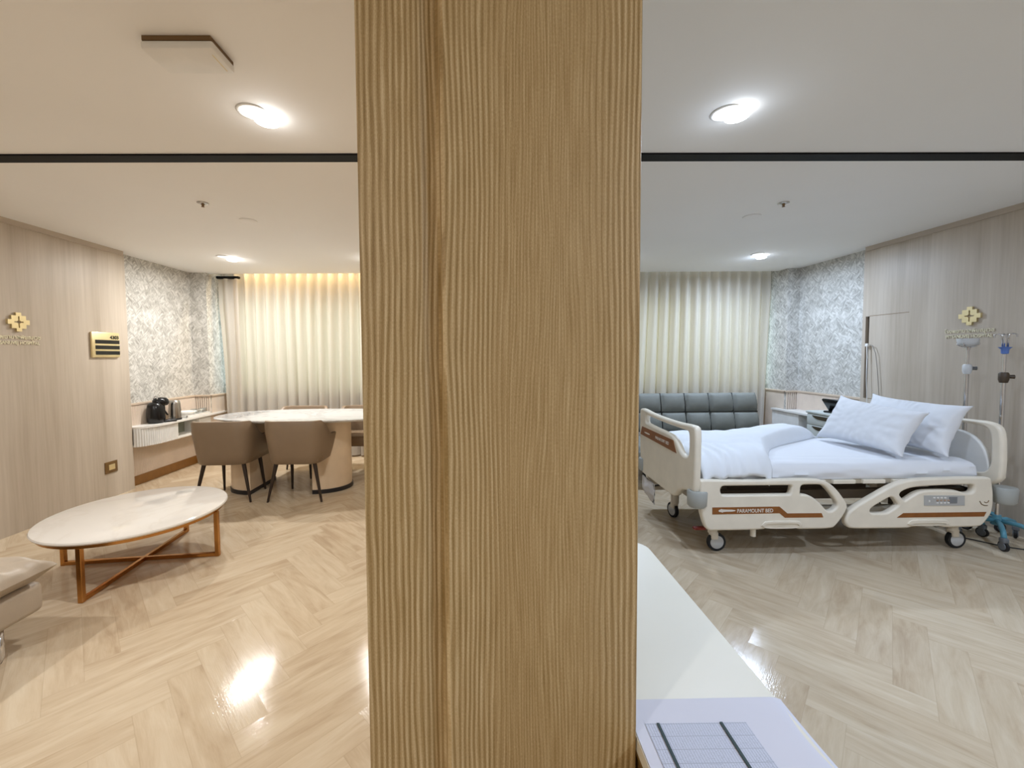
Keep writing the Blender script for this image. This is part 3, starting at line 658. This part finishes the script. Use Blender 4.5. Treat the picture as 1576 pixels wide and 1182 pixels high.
# ================================================================== HOSPITAL BED
BY = 2.60
bed = empty('hospital_bed', (2.35, 3.05, 0)); tag(bed, 'ivory hospital bed on castors with fold-down side rails and brown stripes', 'hospital bed')
BI = Matrix.Translation((-2.35, -3.05, 0))
def bplate(name, outer, holes, th, bev, M, mat, parent=None, it=2, sm=40):
    me = plate(outer, holes, th, bev, (BI if True else Matrix()) @ M, it); return link(name, me, mat, parent or bed, sm)
r1o = [(1.384, .50), (1.388, .522), (1.45, .522), (1.506, .521), (1.765, .516), (1.985, .522), (2.12, .522), (2.20, .512), (2.272, .466), (2.345, .37), (2.36, .335), (2.335, .28), (2.286, .211), (2.254, .189), (2.06, .189), (2.032, .189), (2.026, .200), (1.817, .200), (1.811, .188), (1.50, .186), (1.432, .186), (1.405, .26), (1.386, .34)]
r1h1 = [(1.52, .470), (1.535, .481), (1.56, .481), (1.95, .481), (1.988, .480), (1.985, .46), (1.978, .421), (1.955, .421), (1.56, .421), (1.532, .421), (1.519, .440)]
r1h2 = [(2.045, .483), (2.10, .484), (2.174, .484), (2.207, .467), (2.27, .39), (2.290, .352), (2.285, .335), (2.262, .311), (2.235, .306), (2.215, .315), (2.190, .345), (2.144, .389), (2.104, .413), (2.06, .421), (2.040, .421), (2.043, .44)]
r1 = bplate('side_rail', r1o, [r1h1, r1h2], .045, .012, MY(BY+.022), 'bed')
bplate('rail_ridge', [(1.778, .205), (1.80, .240), (1.82, .249), (2.024, .249), (2.045, .240), (2.062, .205)], [[(1.80, .203), (1.815, .225), (1.83, .230), (2.015, .230), (2.03, .222), (2.04, .203)]], .012, .004, MY(BY-.002), 'bed', r1)
bplate('stripe', [(1.465, .342), (1.465, .342), (1.905, .343), (1.905, .343), (1.958, .297), (1.958, .297), (2.183, .296), (2.183, .296), (2.195, .268), (2.195, .268), (1.942, .269), (1.942, .269), (1.906, .299), (1.906, .299), (1.466, .296), (1.466, .296)], [], .0024, 0, MY(BY-.0008), 'stripe', r1, 1)
link('lettering', text_mesh('PARAMOUNT BED', .034, .235, .0004, BI @ MY(BY-.0026) @ Matrix.Translation((1.745, .3065, 0)), .0006), 'logo', r1)
bplate('logo_mark', [(1.506, .313), (1.506, .326), (1.520, .328), (1.522, .334), (1.530, .328), (1.616, .326), (1.616, .314), (1.536, .313), (1.532, .306), (1.524, .312)], [], .0012, 0, MY(BY-.0022), 'logo', r1, 1)
r2o = [(2.346, .235), (2.352, .27), (2.38, .317), (2.50, .39), (2.63, .465), (2.719, .501), (2.838, .516), (3.05, .52), (3.25, .520), (3.298, .518), (3.306, .49), (3.321, .40), (3.319, .306), (3.302, .26), (3.255, .200), (3.225, .190), (3.02, .189), (2.995, .189), (2.98, .199), (2.784, .199), (2.773, .187), (2.60, .187), (2.392, .187), (2.358, .200)]
r2hA = [(2.648, .402), (2.60, .378), (2.52, .330), (2.506, .312), (2.508, .294), (2.532, .289), (2.614, .289), (2.64, .303), (2.692, .338), (2.690, .352)]
r2hB = [(2.688, .418), (2.751, .452), (2.841, .464), (3.0, .470), (3.150, .473), (3.184, .470), (3.190, .445), (3.183, .422), (3.160, .416), (3.125, .417), (3.067, .437), (2.872, .439), (2.82, .425), (2.783, .403), (2.735, .369), (2.722, .378)]
r2 = bplate('side_rail', r2o, [r2hA, r2hB], .045, .012, MY(BY+.022), 'bed')
bplate('rail_ridge', [(2.745, .205), (2.762, .236), (2.785, .247), (3.0, .245), (3.018, .236), (3.032, .205)], [[(2.765, .203), (2.78, .222), (2.795, .228), (2.995, .227), (3.008, .218), (3.014, .203)]], .012, .004, MY(BY-.002), 'bed', r2)
bplate('stripe', [(2.723, .290), (2.723, .290), (3.273, .291), (3.273, .291), (3.258, .261), (3.258, .261), (2.681, .260), (2.681, .260)], [], .0024, 0, MY(BY-.0008), 'stripe', r2, 1)
cp_ = bplate('control_panel', [(2.854, .406), (3.122, .402), (3.125, .336), (2.857, .338)], [], .004, 0, MY(BY-.0015), 'panelg', r2, 0)
for k in range(4):
    for bx, z0, z1, mt_ in ((2.912, .384, .395, 'btn'), (2.935, .350, .361, 'btn'), (2.935, .367, .378, 'btn2')):
        B().box((bx+k*.024, BY-.007, z0), (bx+.014+k*.024, BY-.003, z1), .002).build('button', mt_, r2, None, BI)
B().box((2.882, BY-.007, .362), (2.892, BY-.003, .376), .002).build('button', 'btn', r2, None, BI)
B().box((3.018, BY-.005, .352), (3.072, BY-.003, .394)).build('display', 'screen', cp_, None, BI)
B().tube([(3.225, BY-.001, .364), (3.238, BY-.001, .343), (3.258, BY-.001, .334), (3.278, BY-.001, .334)], .0028, 6).tube([(3.255, BY-.001, .358), (3.268, BY-.001, .352), (3.28, BY-.001, .356), (3.285, BY-.001, .368)], .0024, 6).build('moulded_mark', 'brownw', r2, True, BI)
# far side rails, the same shapes on the other side
for oo, hh in ((r1o, [r1h1, r1h2]), (r2o, [r2hA, r2hB])): bplate('side_rail', oo, hh, .045, .012, MY(3.53), 'bed')
# footboard and headboard (drawing x = Y)
MXp = lambda X: Matrix(((0, 0, 1, X), (1, 0, 0, 0), (0, 1, 0, 0), (0, 0, 0, 1)))
fo = [(2.600, .45), (2.590, .62), (2.588, .80), (2.592, .858), (2.615, .874), (2.70, .872), (2.82, .862), (3.05, .858), (3.30, .862), (3.43, .874), (3.50, .876), (3.535, .862), (3.538, .80), (3.535, .60), (3.525, .46), (3.50, .322), (3.40, .318), (3.05, .315), (2.87, .312), (2.80, .40), (2.66, .43), (2.617, .44)]
fh = [(2.672, .80), (2.690, .826), (2.75, .826), (2.95, .822), (3.20, .824), (3.38, .832), (3.408, .826), (3.412, .80), (3.41, .772), (3.38, .764), (3.20, .758), (2.96, .756), (2.90, .742), (2.85, .715), (2.80, .665), (2.76, .645), (2.70, .648), (2.675, .675)]
fb = bplate('footboard', fo, [fh], .045, .014, MXp(1.365), 'bed')
bplate('stripe', [(3.475, .722), (3.475, .722), (2.895, .722), (2.895, .722), (2.845, .640), (2.845, .640), (3.51, .650), (3.51, .650)], [], .003, 0, MXp(1.341), 'stripe', fb, 1)
link('lettering', text_mesh('PARAMOUNT BED', .032, .235, .0004, BI @ Matrix(((0, 0, -1, 1.3388), (-1, 0, 0, 3.08), (0, 1, 0, .672), (0, 0, 0, 1))), .0006), 'logo', fb)
bplate('logo_mark', [(3.42, .676), (3.42, .688), (3.31, .688), (3.31, .676)], [], .001, 0, MXp(1.339), 'logo', fb, 1)
ho = [(2.600, .45), (2.592, .62), (2.60, .80), (2.625, .858), (2.68, .874), (2.75, .874), (2.90, .868), (3.22, .868), (3.39, .874), (3.46, .874), (3.51, .858), (3.535, .80), (3.54, .62), (3.53, .45), (3.2, .42), (2.9, .42)]
hh = [(2.657, .55), (2.655, .70), (2.662, .80), (2.69, .838), (2.76, .844), (2.90, .840), (3.07, .838), (3.24, .840), (3.38, .844), (3.45, .838), (3.478, .80), (3.483, .70), (3.48, .55), (3.40, .52), (3.07, .51), (2.74, .52)]
hb = bplate('headboard', ho, [hh], .045, .014, MXp(3.375), 'bed')
bplate('inner_panel', [(2.655, .50), (2.665, .60), (2.70, .70), (2.76, .765), (2.85, .795), (3.07, .80), (3.29, .795), (3.38, .765), (3.44, .70), (3.475, .60), (3.485, .50), (3.07, .48)], [], .03, .01, MXp(3.37), 'offw', hb)
# corner bumpers
for x, y in ((1.385, 2.635), (1.385, 3.49), (3.43, 2.63), (3.43, 3.49)):
    B().lathe([(.001, .335), (.05, .335), (.062, .35), (.066, .435), (.060, .445), (.001, .445)], (x-2.35, y-3.05, 0), 24, 1, .85).build('corner_bumper', 'bedg', bed, 40)
# mattress, sheet
def mat_(sg):
    def fn(u, v):
        x = -.92+1.845*u; c = 2*v-1
        y = .4125*math.copysign(min(1, abs(c)/.86), c)+.0275
        t = max(0, (abs(c)-.86)/.14)
        z = .612-.112*t if sg > 0 else .50
        ex = min(1, min(u, 1-u)*1.845/.035); rd = math.sqrt(max(0, 1-(1-ex)**2))
        ey = min(1, (.4125-abs(y-.0275))/.07) if t == 0 else 0
        z2 = z
        if sg > 0:
            if t == 0: z2 = z-.034*(1-math.sqrt(max(0, 1-(1-ey)**2)))-.02*(1-rd)
            else: z2 = (.578-.078*t); y += math.copysign(.012*math.sin(PI*t)+.004*math.sin(x*9+t*7)+.003*math.sin(x*23-t*9), c)*min(1, (1-t)*4)
            if c < -.5: z2 += .003*math.sin(x*7+y*60)*(1-t)
        if u in (0., 1.): z2 = .50
        return Vector((x, y, z2))
    return fn
b = B(); b.grid(mat_(1), 120, 60); b.grid(mat_(-1), 2, 2)
b.build('mattress', 'sheet', bed, 50)
# deck and frame
B().box((-.93, -.38, .465), (.94, .43, .499), .006).build('mattress_deck', 'frame', bed, 30)
bb = B()
for k in range(9): bb.box((-.85+k*.2, -.400, .47), (-.70+k*.2, -.375, .497), .004)
bb.build('deck_edge', 'bed', bed)
B().box((-.90, -.36, .36), (.92, -.32, .42)).box((-.90, .36, .36), (.92, .40, .42)).box((-.90, -.36, .36), (-.86, .40, .42)).box((.88, -.36, .36), (.92, .40, .42)).build('upper_frame', 'frame2', bed)
B().box((-.78, -.33, .235), (.86, -.28, .29), .006).box((-.78, .28, .235), (.86, .33, .29), .006).box((-.80, -.33, .235), (-.74, .33, .29), .006).box((.82, -.33, .235), (.88, .33, .29), .006).build('lower_frame', 'frame', bed, 30)
bb = B()
for x0 in (-.55, .55): bb.box((x0-.03, -.26, .26), (x0+.03, -.2, .38)).box((x0-.03, .2, .26), (x0+.03, .26, .38))
bb.box((-.55, -.05, .30), (.5, .02, .36)); bb.build('lifting_gear', 'frame2', bed)
B().cyl((-.585+.0, -.405, .13), (-.585, -.405, .20), .017).build('rail_post', 'bed', bed, 40)
def castor(parent, x, y, rz, tyre='tyre', hub='hubc', r=.062, leg=.30, w=.026, stem='bed'):
    c = empty('castor', (x, y, 0), rz); c.parent = parent
    B().lathe([(.001, 0), (.030, 0), (.034, leg-.14), (.028, leg-.10)], (0, 0, .125), 20).build('castor_stem', stem, c, 40)
    M = Matrix.Translation((.025, 0, r)) @ Matrix.Rotation(PI/2, 4, 'X')
    b = B().lathe([(r*.76, -w/2), (r*.96, -w/2), (r, -w/4), (r, w/4), (r*.96, w/2), (r*.76, w/2)], n=36)
    b.rings([[Vector((r*.76*math.cos(2*PI*k/36), r*.76*math.sin(2*PI*k/36), z)) for k in range(36)] for z in (-w/2, w/2)], cap=False)
    b.build('tyre', tyre, c, 40, M)
    B().lathe([(.001, -w*.62), (r*.68, -w*.60), (r*.78, -w*.4), (r*.78, w*.4), (r*.68, w*.6), (r*.001, w*.62)], n=32).build('wheel_cover', hub, c, 40, M)
    B().box((-.016, -w*.9, r+.02), (.03, w*.9, r*2+.012), .008, 3).build('fork', stem, c, 40)
    return c
for x, y, rz in ((1.535, 2.715, 0), (1.535, 3.27, PI*.55), (3.18, 2.71, 0), (3.18, 3.27, .4)): castor(bed, x-2.35, y-3.05, rz)
B().box((-.97, -.395, .165), (-.89, -.36, .185), .008).build('brake_pedal', 'red', bed, 40)
B().tube([(-.86, .25, .27), (-.98, .25, .26), (-1.02, .25, .235)], .008, 8).build('crank_handle', 'frame2', bed, True)
# duvet folded over the foot half (own thing)
def dv(u, v):
    # u along bed (foot -> head), v from near side to far side
    edge = 1.86+.16*v+.86*v**1.6 + .03*math.sin(v*9)
    x = 1.418+(edge-1.418)*u; y = 2.655+.85*v
    n = noise.noise(Vector((x*3.2, y*3.2, .4)))
    puff = math.sin(min(1, u/.16)*PI/2)**.6*math.sin(min(1, (1-u)/.10)*PI/2)**.6
    crest = .026*math.exp(-((u-.80)/.2)**2)*(.5+v)
    valley = -.030*math.exp(-((y-2.93-.30*(1.9-x))/.05)**2)*max(0, min(1, (2.0-x)/.3))
    z = .618+puff*(.058+.022*n+crest+.02*v)+valley*puff
    wr = math.sin((x*1.0-y*.35)*62+n*9)*.007*puff*max(0, 1-abs(v-.12)*3.2)
    z += wr+noise.noise(Vector((x*14, y*7, 3)))*.006*puff
    if v < .12:
        t = (.12-v)/.12; a = t*PI/2
        y = 2.655+.85*.12-.135*math.sin(a)+.010*math.sin(x*52+2*n)*t; z = z-.150*(1-math.cos(a))
    if v > .92:
        t = (v-.92)/.08; z -= .06*t*t
    return Vector((x-2.0, y-3.0, z))
b = B(); b.grid(dv, 110, 90)
r = bmesh.ops.extrude_face_region(b.bm, geom=list(b.bm.faces))
for v in [g for g in r['geom'] if isinstance(g, bmesh.types.BMVert)]:
    v.co.z = max(.6135, v.co.z-.05) if v.co.y > -.30 else v.co.z
    if v.co.y <= -.30: v.co.y += .012
o = b.build('duvet', 'duvet', None, True, None, (2.0, 3.0, 0)); tag(o, 'thick white duvet folded over the foot half of the hospital bed', 'duvet')
# pillows
def place_pillow(name, bot, topp, yc, length, t, seed, lab, mat, tilt=0, sag=0):
    h = math.hypot(topp[0]-bot[0], topp[1]-bot[1]); ang = math.atan2(topp[1]-bot[1], topp[0]-bot[0])
    b = pillow(length, h, t, seed, .03, 90, 60, .010)
    for v in b.bm.verts:
        a_ = v.co.x/length+.5; c_ = v.co.y/h+.5; v.co.y -= sag*a_*max(0, c_)
    # local x -> world -Y, local y -> up the slope, z -> normal towards the foot
    d = Vector((math.cos(ang), 0, math.sin(ang))); n = Vector((-math.sin(ang), 0, math.cos(ang)))
    M = Matrix(((0, d.x, n.x, 0), (-1, d.y, n.y, 0), (0, d.z, n.z, 0), (0, 0, 0, 1)))
    M = Matrix.Rotation(tilt, 4, 'X') @ M
    o = b.build(name, mat, None, True, M, ((bot[0]+topp[0])/2, yc, (bot[1]+topp[1])/2)); return tag(o, lab, 'pillow', 'pillows on the hospital bed')
place_pillow('pillow', (2.785, .635), (2.985, .985), 3.035, .72, .165, 1, 'white pillow in front, leaning at the head of the hospital bed', 'pill', 0, .055)
place_pillow('pillow', (3.075, .635), (3.235, 1.0), 3.015, .72, .17, 9, 'white creased pillow leaning behind another one, against the headboard', 'pill', 0, .02)
# cloth bag hanging below the foot of the bed
b = B()
def bg_(sg):
    def fn(u, v):
        y = 3.18+.26*u+(.04*(1-v))*0; z = .135+.17*v+.05*(u)*(1-v)
        return Vector((1.34+sg*.03*math.sin(PI*u)*math.sin(PI*min(1, v*1.1)*.9+.1)+noise.noise(Vector((u*5, v*5, sg)))*.008, y, z))
    return fn
b.grid(bg_(1), 16, 16); b.grid(bg_(-1), 16, 16)
bmesh.ops.remove_doubles(b.bm, verts=b.bm.verts, dist=.003)
tag(b.build('cloth_bag', 'bag', None, True, Matrix.Translation((0, .02, 0))), 'off-white cloth bag hanging below the footboard of the hospital bed', 'bag')

# ================================================================== IV STANDS
def iv_stand(x, y, label, style, Rr=.2):
    o = empty('drip_stand', (x, y, 0)); tag(o, label, 'drip stand', 'drip stands beside the bed')
    
    B().cyl((0, 0, .12), (0, 0, .19), .03, .022, 20).build('hub', 'teal', o, 40)
    for k in range(5):
        a = math.radians(style['a0']+72*k); c, s_ = math.cos(a), math.sin(a)
        L_ = B().tube([(c*.02, s_*.02, .15), (c*.10, s_*.10, .148), (c*.17, s_*.17, .125), (c*Rr, s_*Rr, .088)], .015, 10).build('leg', 'teal', o, True)
        w = empty('castor', (c*Rr, s_*Rr, 0), a+.5); w.parent = o
        M = Matrix.Translation((0, 0, .034)) @ Matrix.Rotation(PI/2, 4, 'X')
        B().lathe([(.001, -.008), (.026, -.009), (.034, -.007), (.034, .007), (.026, .009), (.001, .008)], n=24).build('wheel', 'tyre', w, 40, M)
        B().lathe([(.001, -.0125), (.024, -.0125), (.026, -.010), (.026, .010), (.024, .0125), (.001, .0125)], n=24).build('wheel_cover', 'hub2', w, 40, M)
        B().box((-.02, -.018, .055), (.02, .018, .092), .01, 3).build('castor_housing', 'hub2', w, 40)
    zc = style['clamp']; zt = style['top']
    B().cyl((0, 0, .18), (0, 0, zc), .0125, .0125, 16).build('outer_pole', 'chrome', o, 40)
    B().cyl((0, 0, zc), (0, 0, zt-.02), .008, .008, 14).build('inner_pole', 'chrome', o, 40)
    B().lathe([(.001, -.045), (.02, -.042), (.026, -.02), (.026, .02), (.02, .03), (.001, .032)], (0, 0, zc), 20).build('height_clamp', style['cm'], o, 40)
    B().cyl((.02, -.0, zc), (.05, -.02, zc), .012, .014, 14).build('clamp_knob', style['km'], o, 40)
    if style['hooks'] == 'plain':
        B().lathe([(.001, -.05), (.018, -.045), (.020, -.015), (.034, .0), (.001, .004)], (0, 0, zt-.085), 18).build('hook_collar', 'blue', o, 40)
        for k, a in enumerate((0, PI/2, PI, 3*PI/2)):
            c, s_ = math.cos(a+.4), math.sin(a+.4)
            pts = [(c*.012, s_*.012, zt-.09), (c*.016, s_*.016, zt-.01)]+[(c*(.034-.018*math.cos(t)), s_*(.034-.018*math.cos(t)), zt-.008+.016*math.sin(t)) for t in [PI*j/6 for j in range(1, 8)]]
            B().tube(pts, .0042, 8).build('hook', 'chrome', o, True)
    else:
        B().lathe([(.001, -.02), (.012, -.02), (.014, 0), (.001, .002)], (0, 0, zt-.02), 18).build('hook_collar', 'chrome', o, 40)
        for k, a in enumerate((0.3, PI/2+.3, PI+.3, 3*PI/2+.3)):
            c, s_ = math.cos(a), math.sin(a)
            B().tube([(0, 0, zt-.02), (c*.03, s_*.03, zt-.018), (c*.055, s_*.055, zt-.005), (c*.062, s_*.062, zt+.012)], .0045, 8).build('hook', 'chrome', o, True)
        b = B()
        ringp = lambda z, r_, w_: [Vector((r_*(1+w_*math.sin(5*t+z*50))*math.cos(t), r_*.8*(1+w_*math.cos(4*t))*math.sin(t), z)) for t in [2*PI*k/40 for k in range(40)]]
        b.rings([ringp(zt-.012, .030, .02), ringp(zt+.0, .058, .04), ringp(zt+.022, .066, .05), ringp(zt+.045, .070, .07)], cap=False)
        b.build('plastic_wrap', 'bag2' if 'bag2' in MT else 'hubc', o, True)
    return o
iv_stand(3.652, 3.06, 'drip stand with a clear plastic wrap on its hooks, behind the headboard', dict(a0=36, clamp=1.215, top=1.395, cm='hubc', km='hub2', hooks='wrap'))
iv_stand(3.602, 2.80, 'drip stand with bare curled hooks and blue collar, beside the headboard', dict(a0=-132, clamp=1.165, top=1.455, cm='frame2', km='frame2', hooks='plain'))
tag(B().tube([(3.40, 2.88, .005), (3.55, 2.70, .005), (3.70, 2.62, .005), (3.80, 2.66, .005), (3.84, 2.74, .005)], .004, 6).build('floor_cable', 'tyre', None, True), 'thin black cable on the floor beside the drip stand wheels', 'cable')

# ================================================================== BEDSIDE CABINET + PHONE, NURSE CALL
o = empty('bedside_cabinet', (3.66, 4.03, 0)); tag(o, 'pale grey bedside cabinet with dark slot handles beyond the bed pillows', 'cabinet')
cab = o
B().box((-.20, -.30, .03), (.19, .31, .70), .006).build('body', 'cab', o, 30)
B().box((-.215, -.31, .70), (.195, .32, .725), .008).build('top', 'cab', o, 30)
for z0, z1 in ((.585, .69), (.38, .575), (.04, .37)):
    dr = B().box((-.209, -.295, z0), (-.199, .305, z1), .003).build('drawer', 'cab', cab, 30)
    M_ = Matrix(((0, 0, 1, -.211), (1, 0, 0, .02), (0, 1, 0, z1-.025), (0, 0, 0, 1)))
    me = plate([(-.22, .016), (-.2, .018), (.2, .018), (.22, .016), (.17, -.012), (.12, -.02), (-.12, -.02), (-.17, -.012)], [], .004, 0, M_, 1); link('slot_handle', me, 'slot', dr)
o = empty('telephone', (3.60, 4.10, .725), math.radians(100)); tag(o, 'black desk telephone on the grey bedside cabinet', 'telephone')
B().box((-.09, -.10, 0), (.09, .10, .02), .008, 2).build('base', 'blackp', o, 40)
B().box((-.085, -.012, 0), (.085, .012, .17), .009, 3, Matrix.Translation((0, .02, .01)) @ Matrix.Rotation(math.radians(-38), 4, 'X')).build('display_panel', 'blackp', o, 40)
B().tube([(-.065, -.05, .03), (-.068, -.02, .075), (-.068, .03, .12), (-.065, .08, .155)], .017, 12).build('handset', 'brush', o, True)
o = empty('nurse_call_cord', (3.84, 4.075, .88)); tag(o, 'white nurse call handset on a cable hanging from the wall slot', 'nurse call')
B().box((-.012, -.012, .52), (.0, .018, .55), .003).build('hook', 'white', o, 40)
B().cyl((-.012, -.004, .53), (-.010, -.010, .40), .005, .005, 10).build('handset', 'white', o, 40)
B().tube([(-.012, -.01, .40), (-.016, -.015, .2), (-.018, -.03, 0), (-.022, -.035, -.14)], .0035, 8).build('cable', 'wire', o, True)
B().tube([(-.004, -.01, .545), (-.008, -.06, .53), (-.004, -.09, .45), (-.002, -.11, .30), (-.001, -.13, .10), (-.002, -.145, -.02)], .0028, 8).build('grey_curve', 'gline', o, True)  # thin grey curve running down the wall panel

# ================================================================== DESK AND FORM (right foreground)
o = empty('desk', (.36, .6, 0)); tag(o, 'narrow cream desk against the right side of the wooden column', 'desk')
dp = [(.2285, .955), (.2285, 1.262)]; 
poly = [(.2285, -.35), (.2285, 1.262)]+[(.437+.055*math.cos(t), 1.207+.055*math.sin(t)) for t in [PI/2-PI/2*k/8 for k in range(9)]]+[(.492, -.35)]
poly = [(x-.36, y-.6) for x, y in poly]
B().prism(poly, .727, .750).build('desktop', 'desk', o)
B().prism([(x*1.006, y) for x, y in poly], .722, .727).build('edge_band', 'edge', o)
B().box((-.125, .60, 0), (.07, .63, .722)).build('side_panel', 'deskb', o); B().box((-.125, -.90, 0), (.07, -.87, .722)).build('side_panel', 'deskb', o); B().box((-.128, -.87, .0), (-.11, .60, .722)).build('back_panel', 'deskb', o)
o = empty('printed_sheet', (.36, .6, .7512)); tag(o, 'white printed form with ruled columns lying on the cream desk', 'paper')
b = B()
def pp(sg):
    def fn(u, v):
        x = .2300+.270*u; y = .42+.249*v; z = .7512+.0004*sg+.0015*math.sin(v*7)*u*v
        if x > .487: z -= (x-.487)*.35
        return Vector((x-.36, y-.6, z-.7512))
    return fn
b.grid(pp(1), 30, 20); b.build('sheet', 'paper', o, True)
B().grid(lambda u, v: Vector((.249+.162*u-.36, .43+.193*v-.6, .0012+.0015*math.sin((.04+.77*v)*7)*(.07+.6*u)*(.04+.77*v))), 10, 14).build('printed_table', 'form', o)
for x in (.2695, .3705):
    B().box((x-.0022-.36, .43-.6, .0015), (x+.0022-.36, .622-.6, .0028)).build('printed_bar', 'ink', o)
